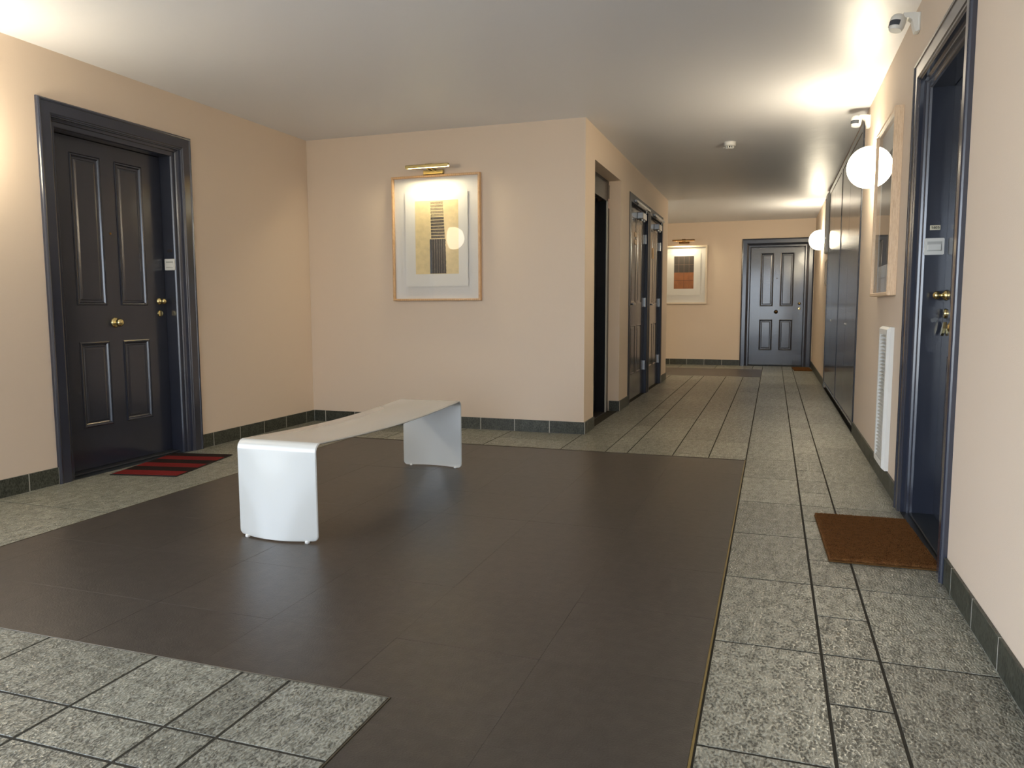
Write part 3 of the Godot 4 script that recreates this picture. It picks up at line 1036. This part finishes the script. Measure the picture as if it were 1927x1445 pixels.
func tower_print() -> Image:
	# cream plate with a black stack: rows of brick-like marks above, upright bars below
	var w := 300; var h := 500
	var im := Image.create(w, h, false, Image.FORMAT_RGB8)
	var f := FastNoiseLite.new()
	f.seed = 4; f.frequency = 0.02
	var cream := Color(0.90, 0.82, 0.62)
	for y in h:
		for x in w:
			im.set_pixel(x, y, cream * (1.0 + 0.06 * f.get_noise_2d(x, y)))
	var ink := Color(0.10, 0.08, 0.075)
	var r := RandomNumberGenerator.new()
	r.seed = 9
	for row in 12:
		var y0 := 8 + row * 21
		var xl := 108 + int(row * 0.3); var xr := 196 + int(row * 0.9)
		for y in range(y0, y0 + 17):
			for x in range(xl, xr):
				var n := f.get_noise_2d(x * 9.0, y * 22.0)
				var gap := (row < 5 and (n > 0.08 or (y - y0) % 6 == 0)) or (row >= 5 and n > 0.36)
				if not gap: im.set_pixel(x, y, ink.lerp(Color(0.35, 0.26, 0.24), 0.5 if row < 5 else 0.1))
	for y in range(262, 497):
		var e0 := 101 + int(3.0 * f.get_noise_2d(y * 3.0, 50.0)); var e1 := 210 + int(6.0 * f.get_noise_2d(y * 4.0, 90.0)) + int((y - 262) * 0.02)
		for x in range(e0, e1):
			var bar := fposmod(x - 99.0 + 1.5 * f.get_noise_2d(x, y * 0.6), 16.5)
			if bar > 2.2: im.set_pixel(x, y, ink)
			else: im.set_pixel(x, y, Color(0.62, 0.57, 0.50))
	return im

func grid_print() -> Image:
	# charcoal over ochre, each crossed by a thin grid
	var w := 200; var h := 300
	var im := Image.create(w, h, false, Image.FORMAT_RGB8)
	var f := FastNoiseLite.new()
	f.seed = 14; f.frequency = 0.015
	for y in h:
		for x in w:
			var c := Color(0.20, 0.155, 0.125) if y < 150 else Color(0.62, 0.36, 0.14)
			c = c * (1.0 + 0.12 * f.get_noise_2d(x, y))
			if y < 150 and (absi(x - 48) < 2 or absi(x - 100) < 2 or absi(x - 152) < 2 or absi(y - 77) < 2): c = c.lerp(Color(0.62, 0.48, 0.36), 0.75)
			if y >= 150 and (absi(x - 48) < 1 or absi(x - 100) < 2 or absi(x - 150) < 1 or absi(y - 222) < 2): c = c.lerp(Color(0.30, 0.17, 0.08), 0.7)
			im.set_pixel(x, y, c)
	return im

func slate_print() -> Image:
	var w := 200; var h := 300
	var im := Image.create(w, h, false, Image.FORMAT_RGB8)
	var f := FastNoiseLite.new()
	f.seed = 24; f.frequency = 0.012
	for y in h:
		for x in w:
			im.set_pixel(x, y, Color(0.27, 0.26, 0.25) * (1.0 + 0.15 * f.get_noise_2d(x, y)))
	return im

func picture(called: String, label: String, at: Transform3D, w: float, h: float, dep: float, frame_m: Material, face: float, im: Image, paper: Array, plate: Array, torn: float) -> Node3D:
	# paper and plate are [x0, x1, y0, y1] as fractions of the frame
	var p := thing(called, label, "picture", at)
	var f := MB.new()
	ring(f, w, h, 0.0, [Vector2(0, 0.001), Vector2(0, dep - 0.003), Vector2(0.003, dep), Vector2(face - 0.002, dep), Vector2(face, dep - 0.002), Vector2(face, 0.008)])
	obj("frame", f, frame_m, p)
	var b := MB.new()
	b.box(Vector3(-w / 2 + 0.004, 0.004, 0.001), Vector3(w / 2 - 0.004, h - 0.004, 0.009))
	obj("mount_board", b, M.mount, p)
	var X := func(u: float) -> float: return -w / 2 + u * w
	obj("paper", sheet(X.call(paper[0]), X.call(paper[1]), paper[2] * h, paper[3] * h, 0.0180, 0.0012, torn, 5), M.paper, p)
	var q := MB.new()
	q.box(Vector3(X.call(plate[0]), plate[2] * h, 0.0190), Vector3(X.call(plate[1]), plate[3] * h, 0.0194))
	q.quad(Vector3(X.call(plate[0]), plate[2] * h, 0.0196), Vector3(X.call(plate[1]), plate[2] * h, 0.0196), Vector3(X.call(plate[1]), plate[3] * h, 0.0196), Vector3(X.call(plate[0]), plate[3] * h, 0.0196), true)
	obj("printed_image", q, print_mat(im), p)
	var g := MB.new()
	var gx := w / 2 - face + 0.001
	g.quad(Vector3(-gx, face, dep - 0.009), Vector3(gx, face, dep - 0.009), Vector3(gx, h - face, dep - 0.009), Vector3(-gx, h - face, dep - 0.009))
	obj("glass", g, M.glass, p)
	return p

func picture_lamp(label: String, at: Transform3D, metal: Material, cool: float) -> void:
	# origin on the wall at the bar's height; the bar stands off the wall
	var l := thing("picture_lamp", label, "lamp", at, "brass picture lamps")
	var bp := MB.new()
	bp.box(Vector3(-0.09, -0.05, 0.0), Vector3(0.09, -0.012, 0.028), 0.004)
	obj("wall_plate", bp, metal, l)
	var am := MB.new()
	am.box(Vector3(-0.028, -0.024, 0.02), Vector3(-0.012, -0.010, 0.10), 0.002)
	am.box(Vector3(0.012, -0.024, 0.02), Vector3(0.028, -0.010, 0.10), 0.002)
	am.box(Vector3(-0.032, -0.012, 0.085), Vector3(0.032, 0.022, 0.118), 0.003)
	obj("arm", am, metal, l)
	var bar := MB.new()
	bar.extrude(PackedVector2Array([Vector2(-0.015, -0.016), Vector2(-0.0125, -0.016), Vector2(-0.0125, 0.001), Vector2(0.0125, 0.001), Vector2(0.0125, -0.016), Vector2(0.015, -0.016), Vector2(0.015, 0.006), Vector2(0.008, 0.011), Vector2(-0.008, 0.011), Vector2(-0.015, 0.006)]), -0.19, 0.19)
	obj("bar", bar, metal, l, Transform3D(Basis(Vector3.UP, PI / 2), Vector3(0, 0, 0.145)))
	var st := MB.new()
	st.box(Vector3(-0.18, -0.0035, 0.139), Vector3(0.18, 0.0005, 0.151), 0.0005)
	obj("light_strip", st, M.strip, l)
	var a := AreaLight3D.new()
	a.name = "strip_light"
	a.area_size = Vector2(0.36, 0.012)
	a.light_color = PICTURE_COLOR
	a.light_energy = PICTURE_LAMP * cool
	a.shadow_enabled = true
	l.add_child(a)
	a.transform = Transform3D(Basis(Vector3.RIGHT, -PI / 2 + 0.12), Vector3(0, -0.0045, 0.145))

func pictures() -> void:
	picture("picture", "oak framed print of a black striped tower on cream, on the wall behind the bench", face_z(Vector3(-2.685, 1.078, ZP)), 0.80, 1.036, 0.036, M.oak, 0.017, tower_print(), [0.15, 0.86, 0.115, 0.875], [0.265, 0.755, 0.215, 0.80], 0.006)
	picture_lamp("brass bar lamp above the tower print behind the bench", face_z(Vector3(-2.70, 2.168, ZP)), M.dull_brass, 1.0)
	picture("picture", "pale framed print of charcoal over ochre, on the far wall left of the glossy door", face_z(Vector3(-1.51, 1.068, ZF)), 0.80, 1.02, 0.036, M.white_frame, 0.030, grid_print(), [0.13, 0.86, 0.15, 0.87], [0.29, 0.715, 0.265, 0.82], 0.001)
	picture_lamp("bronze bar lamp above the charcoal and ochre print on the far wall", face_z(Vector3(-1.51, 2.172, ZF)), M.bronze, 1.0)
	picture("picture", "thick oak framed picture seen edge on, on the right wall between grille and globe lamp", face_mx(Vector3(XR, 1.08, -5.05)), 0.79, 1.01, 0.046, M.pale_oak, 0.02, slate_print(), [0.12, 0.88, 0.11, 0.89], [0.2, 0.8, 0.18, 0.82], 0.001)
	# small framed notice far down the right wall
	var s := thing("notice_frame", "small pale framed notice on the right wall below the small vent", "notice", face_mx(Vector3(XR, 1.29, -10.68)))
	var f := MB.new()
	ring(f, 0.34, 0.32, 0.0, [Vector2(0, 0.0005), Vector2(0, 0.012), Vector2(0.002, 0.014), Vector2(0.016, 0.014), Vector2(0.018, 0.012), Vector2(0.018, 0.005)])
	obj("frame", f, M.white_frame, s)
	var b := MB.new()
	b.box(Vector3(-0.165, 0.005, 0.0005), Vector3(0.165, 0.315, 0.006))
	obj("paper", b, M.mount, s)

# ------------------------------------------------------------------ globe lamps
func globe(label: String, at: Transform3D) -> void:
	# opal globe cut by the wall; origin on the wall, +z out of it
	var l := thing("globe_lamp", label, "lamp", at, "opal globe wall lamps")
	var R := 0.14
	var c := 0.042
	var p := [Vector2(0.0, 0.006)]
	for k in range(0, 25):
		var a := -asin((c - 0.006) / R) + (PI / 2 + asin((c - 0.006) / R)) * k / 24.0
		p.append(Vector2(maxf(cos(a) * R, 0.0), c + sin(a) * R))
	var mb := MB.new()
	mb.t = Transform3D(Basis(Vector3.RIGHT, PI / 2), Vector3.ZERO)
	mb.lathe(p, 48)
	obj("globe", mb, M.opal, l)
	var m := MB.new()
	m.t = Transform3D(Basis(Vector3.RIGHT, PI / 2), Vector3.ZERO)
	m.lathe([Vector2(0, 0), Vector2(0.10, 0), Vector2(0.10, 0.005), Vector2(0, 0.005)], 32)
	obj("wall_mount", m, M.plastic, l)
	var o := OmniLight3D.new()
	o.name = "globe_light"
	o.light_color = GLOBE_COLOR
	o.light_energy = GLOBE_LAMP
	o.light_size = 0.06
	o.omni_range = 16.0
	o.omni_attenuation = 2.0
	o.shadow_enabled = true
	l.add_child(o)
	o.position = Vector3(0, 0, 0.085)

func globes() -> void:
	globe("white globe lamp on the right wall, half hidden by the edge-on oak picture frame", face_mx(Vector3(XR, 1.965, -5.85)))
	globe("white globe lamp far down the right wall, partly hidden by the small vent", face_mx(Vector3(XR, 1.955, -11.80)))
	globe("white globe lamp on the back of the lift block, in the unseen far passage", Transform3D(Basis(Vector3.UP, PI), Vector3(-2.9, 1.95, ZE)))
	globe("white globe lamp before the left door, mirrored in the tower print's glass", face_x(Vector3(XL, 1.90, -2.72)))

# ------------------------------------------------------------------ mats
func fibres(parent: Node, w: float, d: float, y: float, count: int, m: Material) -> void:
	var blade := MB.new()
	blade.quad(Vector3(-0.0009, 0, 0), Vector3(0.0009, 0, 0), Vector3(0.0006, 0.006, 0.0012), Vector3(-0.0006, 0.006, 0.0012))
	blade.quad(Vector3(0, 0, -0.0009), Vector3(0, 0, 0.0009), Vector3(0.0012, 0.006, 0.0006), Vector3(0.0012, 0.006, -0.0006))
	var mm := MultiMesh.new()
	mm.transform_format = MultiMesh.TRANSFORM_3D
	mm.mesh = blade.mesh()
	mm.instance_count = count
	for i in count:
		var b := Basis(Vector3.UP, rng.randf() * TAU) * Basis(Vector3.RIGHT, rng.randf_range(-0.5, 0.5))
		mm.set_instance_transform(i, Transform3D(b.scaled(Vector3.ONE * rng.randf_range(0.7, 1.15)), Vector3(rng.randf_range(-w / 2, w / 2), y, rng.randf_range(-d / 2, d / 2))))
	var o := MultiMeshInstance3D.new()
	o.name = "pile"
	o.multimesh = mm
	o.material_override = m
	o.set_meta("kind", "stuff")
	parent.add_child(o, true)

func coir(label: String, at: Transform3D, w: float, d: float, count: int) -> Node3D:
	var c := thing("doormat", label, "doormat", at)
	var bk := MB.new()
	bk.box(Vector3(-w / 2, 0.0005, -d / 2), Vector3(w / 2, 0.006, d / 2), 0.001)
	obj("backing", bk, M.coir_edge, c)
	var p := MB.new()
	p.box(Vector3(-w / 2 + 0.002, 0.006, -d / 2 + 0.002), Vector3(w / 2 - 0.002, 0.017, d / 2 - 0.002), 0.003)
	obj("coir_body", p, M.coir, c)
	fibres(c, w - 0.008, d - 0.008, 0.0135, count, M.coir_fibre)
	return c

func mats() -> void:
	coir("brown coir doormat before the door numbered 1405", Transform3D(Basis(Vector3.UP, 0.03), Vector3(0.432, 0, -3.592)), 0.405, 0.71, 26000)
	coir("small worn brown coir doormat at the foot of the glossy far door", Transform3D(Basis(Vector3.UP, 0.04), Vector3(0.465, 0, -13.25)), 0.27, 0.62, 5000)
	# flat woven mat with red stripes, turned a little, its back edge over the threshold
	var w := 0.44
	var d := 0.70
	var m := thing("striped_doormat", "thin black doormat with three red stripes before the left door", "doormat", Transform3D(Basis(Vector3.UP, 0.195), Vector3(-3.69, 0.0, -3.965)))
	var base := MB.new()
	base.box(Vector3(-w / 2, 0.0006, -d / 2), Vector3(w / 2, 0.005, d / 2), 0.001)
	obj("border", base, M.dark, m)
	var z := -d / 2 + 0.006
	var widths := [0.10, 0.115, 0.115, 0.115, 0.115, 0.115]
	for i in 6:
		var s := MB.new()
		s.box(Vector3(-w / 2 + 0.006, 0.004, z), Vector3(w / 2 - 0.006, 0.0075, z + widths[i]), 0.001)
		var o := obj("red_stripe" if i % 2 == 1 else "dark_stripe", s, M.red if i % 2 == 1 else M.black_weave, m)
		o.set_meta("label", "red woven stripe" if i % 2 == 1 else "dark brown woven stripe")
		z += widths[i]

# ------------------------------------------------------------------ vents
func vent(label: String, at: Transform3D, w: float, h: float, slats: int, dep: float) -> void:
	var v := thing("wall_vent", label, "vent", at)
	var rim := 0.045
	var f := MB.new()
	ring(f, w, h, 0.0, [Vector2(0, 0.0005), Vector2(0, dep * 0.55), Vector2(0.002, dep * 0.6), Vector2(0.014, dep), Vector2(0.017, dep), Vector2(rim - 0.002, dep), Vector2(rim, dep - 0.002), Vector2(rim, 0.001)])
	obj("frame", f, M.vent, v)
	var b := MB.new()
	b.box(Vector3(-w / 2 + 0.045, 0.045, -0.14), Vector3(w / 2 - 0.045, h - 0.045, -0.13))
	obj("duct_back", b, M.dark, v)
	var iw := w / 2 - rim
	var pitch := (h - 2 * rim) / slats
	var s := MB.new()
	s.box(Vector3(-iw, -0.001, -0.008), Vector3(iw, 0.001, 0.008), 0.0004)
	var sm := s.mesh()
	for i in slats:
		obj("slat", sm, M.vent, v, Transform3D(Basis(Vector3.RIGHT, 0.3), Vector3(0, rim + pitch * (i + 0.5), dep - 0.011)))
	for k in [-0.5, 0.0, 0.5]:
		var q := MB.new()
		q.box(Vector3(k * iw - 0.0012, rim, -0.012), Vector3(k * iw + 0.0012, h - rim, dep - 0.022), 0.0)
		obj("fin", q, M.vent, v)

func vents() -> void:
	vent("tall white slatted vent low on the right wall beside the door numbered 1405", face_mx(Vector3(XR, 0.105, -4.815)), 0.35, 0.80, 34, 0.036)
	vent("small white slatted vent high on the right wall beyond the navy cupboards", face_mx(Vector3(XR, 1.695, -10.63)), 0.36, 0.74, 30, 0.032)

# ------------------------------------------------------------------ ceiling and wall sensors
func sensor(label: String, at: Transform3D, tilt: float, turn: float) -> void:
	# wall plate, hooked arm, hanging drum with a dark window; +z out of the wall
	var s := thing("motion_sensor", label, "sensor", at, "white motion sensors")
	var pl := MB.new()
	pl.box(Vector3(-0.032, -0.088, 0.0), Vector3(0.032, 0.0, 0.010), 0.003)
	var prof := PackedVector2Array([Vector2(0.010, -0.088), Vector2(0.022, -0.088), Vector2(0.030, -0.06), Vector2(0.036, -0.032), Vector2(0.05, -0.020), Vector2(0.075, -0.018), Vector2(0.075, 0.004), Vector2(0.045, 0.003), Vector2(0.010, 0.0)])
	var keep := pl.t
	pl.t = keep * Transform3D(Basis(Vector3(0, 0, 1), Vector3(0, 1, 0), Vector3(-1, 0, 0)), Vector3.ZERO)
	pl.extrude(prof, -0.027, 0.027)
	pl.t = keep
	obj("bracket", pl, M.plastic, s)
	var hd := Node3D.new()
	var pose := Transform3D(Basis(Vector3.UP, turn) * Basis(Vector3.RIGHT, tilt), Vector3(0, -0.012, 0.092))
	hd.free()
	var h := MB.new()
	h.t = pose
	h.lathe([Vector2(0, -0.062), Vector2(0.028, -0.062), Vector2(0.031, -0.058), Vector2(0.033, -0.048), Vector2(0.035, -0.046), Vector2(0.037, -0.018), Vector2(0.036, -0.002), Vector2(0.029, 0.010), Vector2(0.016, 0.016), Vector2(0, 0.017)], 32)
	var head := obj("head", h, M.plastic, s)
	var w := MB.new()
	w.t = pose
	w.lathe([Vector2(0.0352, -0.047), Vector2(0.0362, -0.046), Vector2(0.0374, -0.024), Vector2(0.0368, -0.022)], 24, PI + 0.25, TAU - 0.25)
	obj("lens", w, M.lens, head)

func sensors() -> void:
	sensor("white motion sensor high on the right wall just beyond the door numbered 1405", face_mx(Vector3(XR, 2.432, -4.30)), -0.28, 0.5)
	sensor("white motion sensor high on the right wall above the nearer globe lamp", face_mx(Vector3(XR, 2.412, -6.31)), -0.1, 0.7)
	var s := thing("smoke_detector", "small round white smoke detector on the corridor ceiling", "detector", Transform3D(Basis.IDENTITY, Vector3(-0.411, H, -7.266)))
	var b := MB.new()
	b.lathe([Vector2(0, -0.034), Vector2(0.044, -0.034), Vector2(0.049, -0.031), Vector2(0.052, -0.024), Vector2(0.052, -0.004), Vector2(0.054, -0.003), Vector2(0.054, 0), Vector2(0, 0)], 36)
	obj("base", b, M.plastic, s)
	var c := MB.new()
	c.lathe([Vector2(0, -0.057), Vector2(0.026, -0.057), Vector2(0.029, -0.055), Vector2(0.030, -0.052), Vector2(0.030, -0.049), Vector2(0, -0.049)], 30)
	for k in 10:
		var a := TAU * k / 10.0
		c.t = Transform3D(Basis(Vector3.UP, a), Vector3.ZERO)
		c.box(Vector3(0.026, -0.052, -0.004), Vector3(0.036, -0.033, 0.004), 0.001)
	obj("sensing_cage", c, M.plastic, s)
	var k := MB.new()
	k.lathe([Vector2(0, -0.05), Vector2(0.022, -0.05), Vector2(0.022, -0.033), Vector2(0, -0.033)], 24)
	obj("dark_core", k, M.dark, s)
	var t := MB.new()
	t.box(Vector3(-0.056, -0.046, -0.004), Vector3(-0.03, -0.042, 0.004), 0.001)
	obj("test_tab", t, M.plastic, s)

# ------------------------------------------------------------------ bells and plates on the jambs
func bell(label: String, at: Transform3D) -> void:
	# origin at the middle of the plate, on the jamb; +z out of it
	var b := thing("doorbell", label, "doorbell", at, "white doorbell push plates")
	var p := MB.new()
	var pts := PackedVector2Array()
	for q in [[-1, -1], [1, -1], [1, 1], [-1, 1]]:
		for i in 5:
			var a := atan2(q[1], q[0]) - PI / 4 + PI / 2 * i / 4.0
			pts.append(Vector2(q[0] * 0.036 + 0.006 * cos(a), q[1] * (0.033 + 0.0) + 0.006 * sin(a)))
	p.extrude(pts, 0.0, 0.008)
	obj("plate", p, M.plastic, b)
	var r := MB.new()
	r.box(Vector3(-0.031, -0.021, 0.007), Vector3(0.031, 0.023, 0.0095), 0.001)
	obj("bezel", r, M.plastic_grey, b)
	var k := MB.new()
	k.box(Vector3(-0.029, -0.019, 0.008), Vector3(0.029, 0.010, 0.0125), 0.002)
	obj("push_button", k, M.plastic, b)

func bells() -> void:
	# left door: far jamb faces the viewer
	var zl: float = LD[0] + 0.145
	bell("white square doorbell on the jamb of the left door with the striped mat", Transform3D(Basis.IDENTITY, Vector3(XL - 0.075, 1.325, zl)))
	var nm := MB.new()
	nm.box(Vector3(-0.017, -0.007, 0), Vector3(0.017, 0.007, 0.0015), 0.0005)
	var np := thing("name_plate", "tiny dark brass name plate above the left door's bell", "plate", Transform3D(Basis.IDENTITY, Vector3(XL - 0.075, 1.42, zl)))
	obj("rim", nm, M.bronze, np)
	var ns := MB.new()
	ns.box(Vector3(-0.013, -0.0045, 0.001), Vector3(0.013, 0.0045, 0.002), 0.0003)
	obj("card", ns, M.sill, np)
	var zr: float = RD[0] + 0.145
	bell("white square doorbell on the blue jamb under the 1405 plate", Transform3D(Basis.IDENTITY, Vector3(XR + 0.078, 1.300, zr)))
	var pl := thing("number_plate", "small cream plate reading 1405 on the blue jamb of the right door", "plate", Transform3D(Basis.IDENTITY, Vector3(XR + 0.079, 1.388, zr)))
	var p := MB.new()
	p.box(Vector3(-0.022, -0.011, 0), Vector3(0.022, 0.011, 0.002), 0.0005)
	obj("plate", p, M.bone, pl)
	var tm := TextMesh.new()
	var fo := SystemFont.new()
	fo.font_names = PackedStringArray(["Droid Sans"])
	fo.font_weight = 700
	tm.font = fo
	tm.text = "1405"
	tm.font_size = 64
	tm.pixel_size = 0.00026
	tm.depth = 0.0006
	tm.curve_step = 4.0
	obj("lettering", tm, M.ink, pl, Transform3D(Basis.IDENTITY, Vector3(0, 0, 0.0022)))
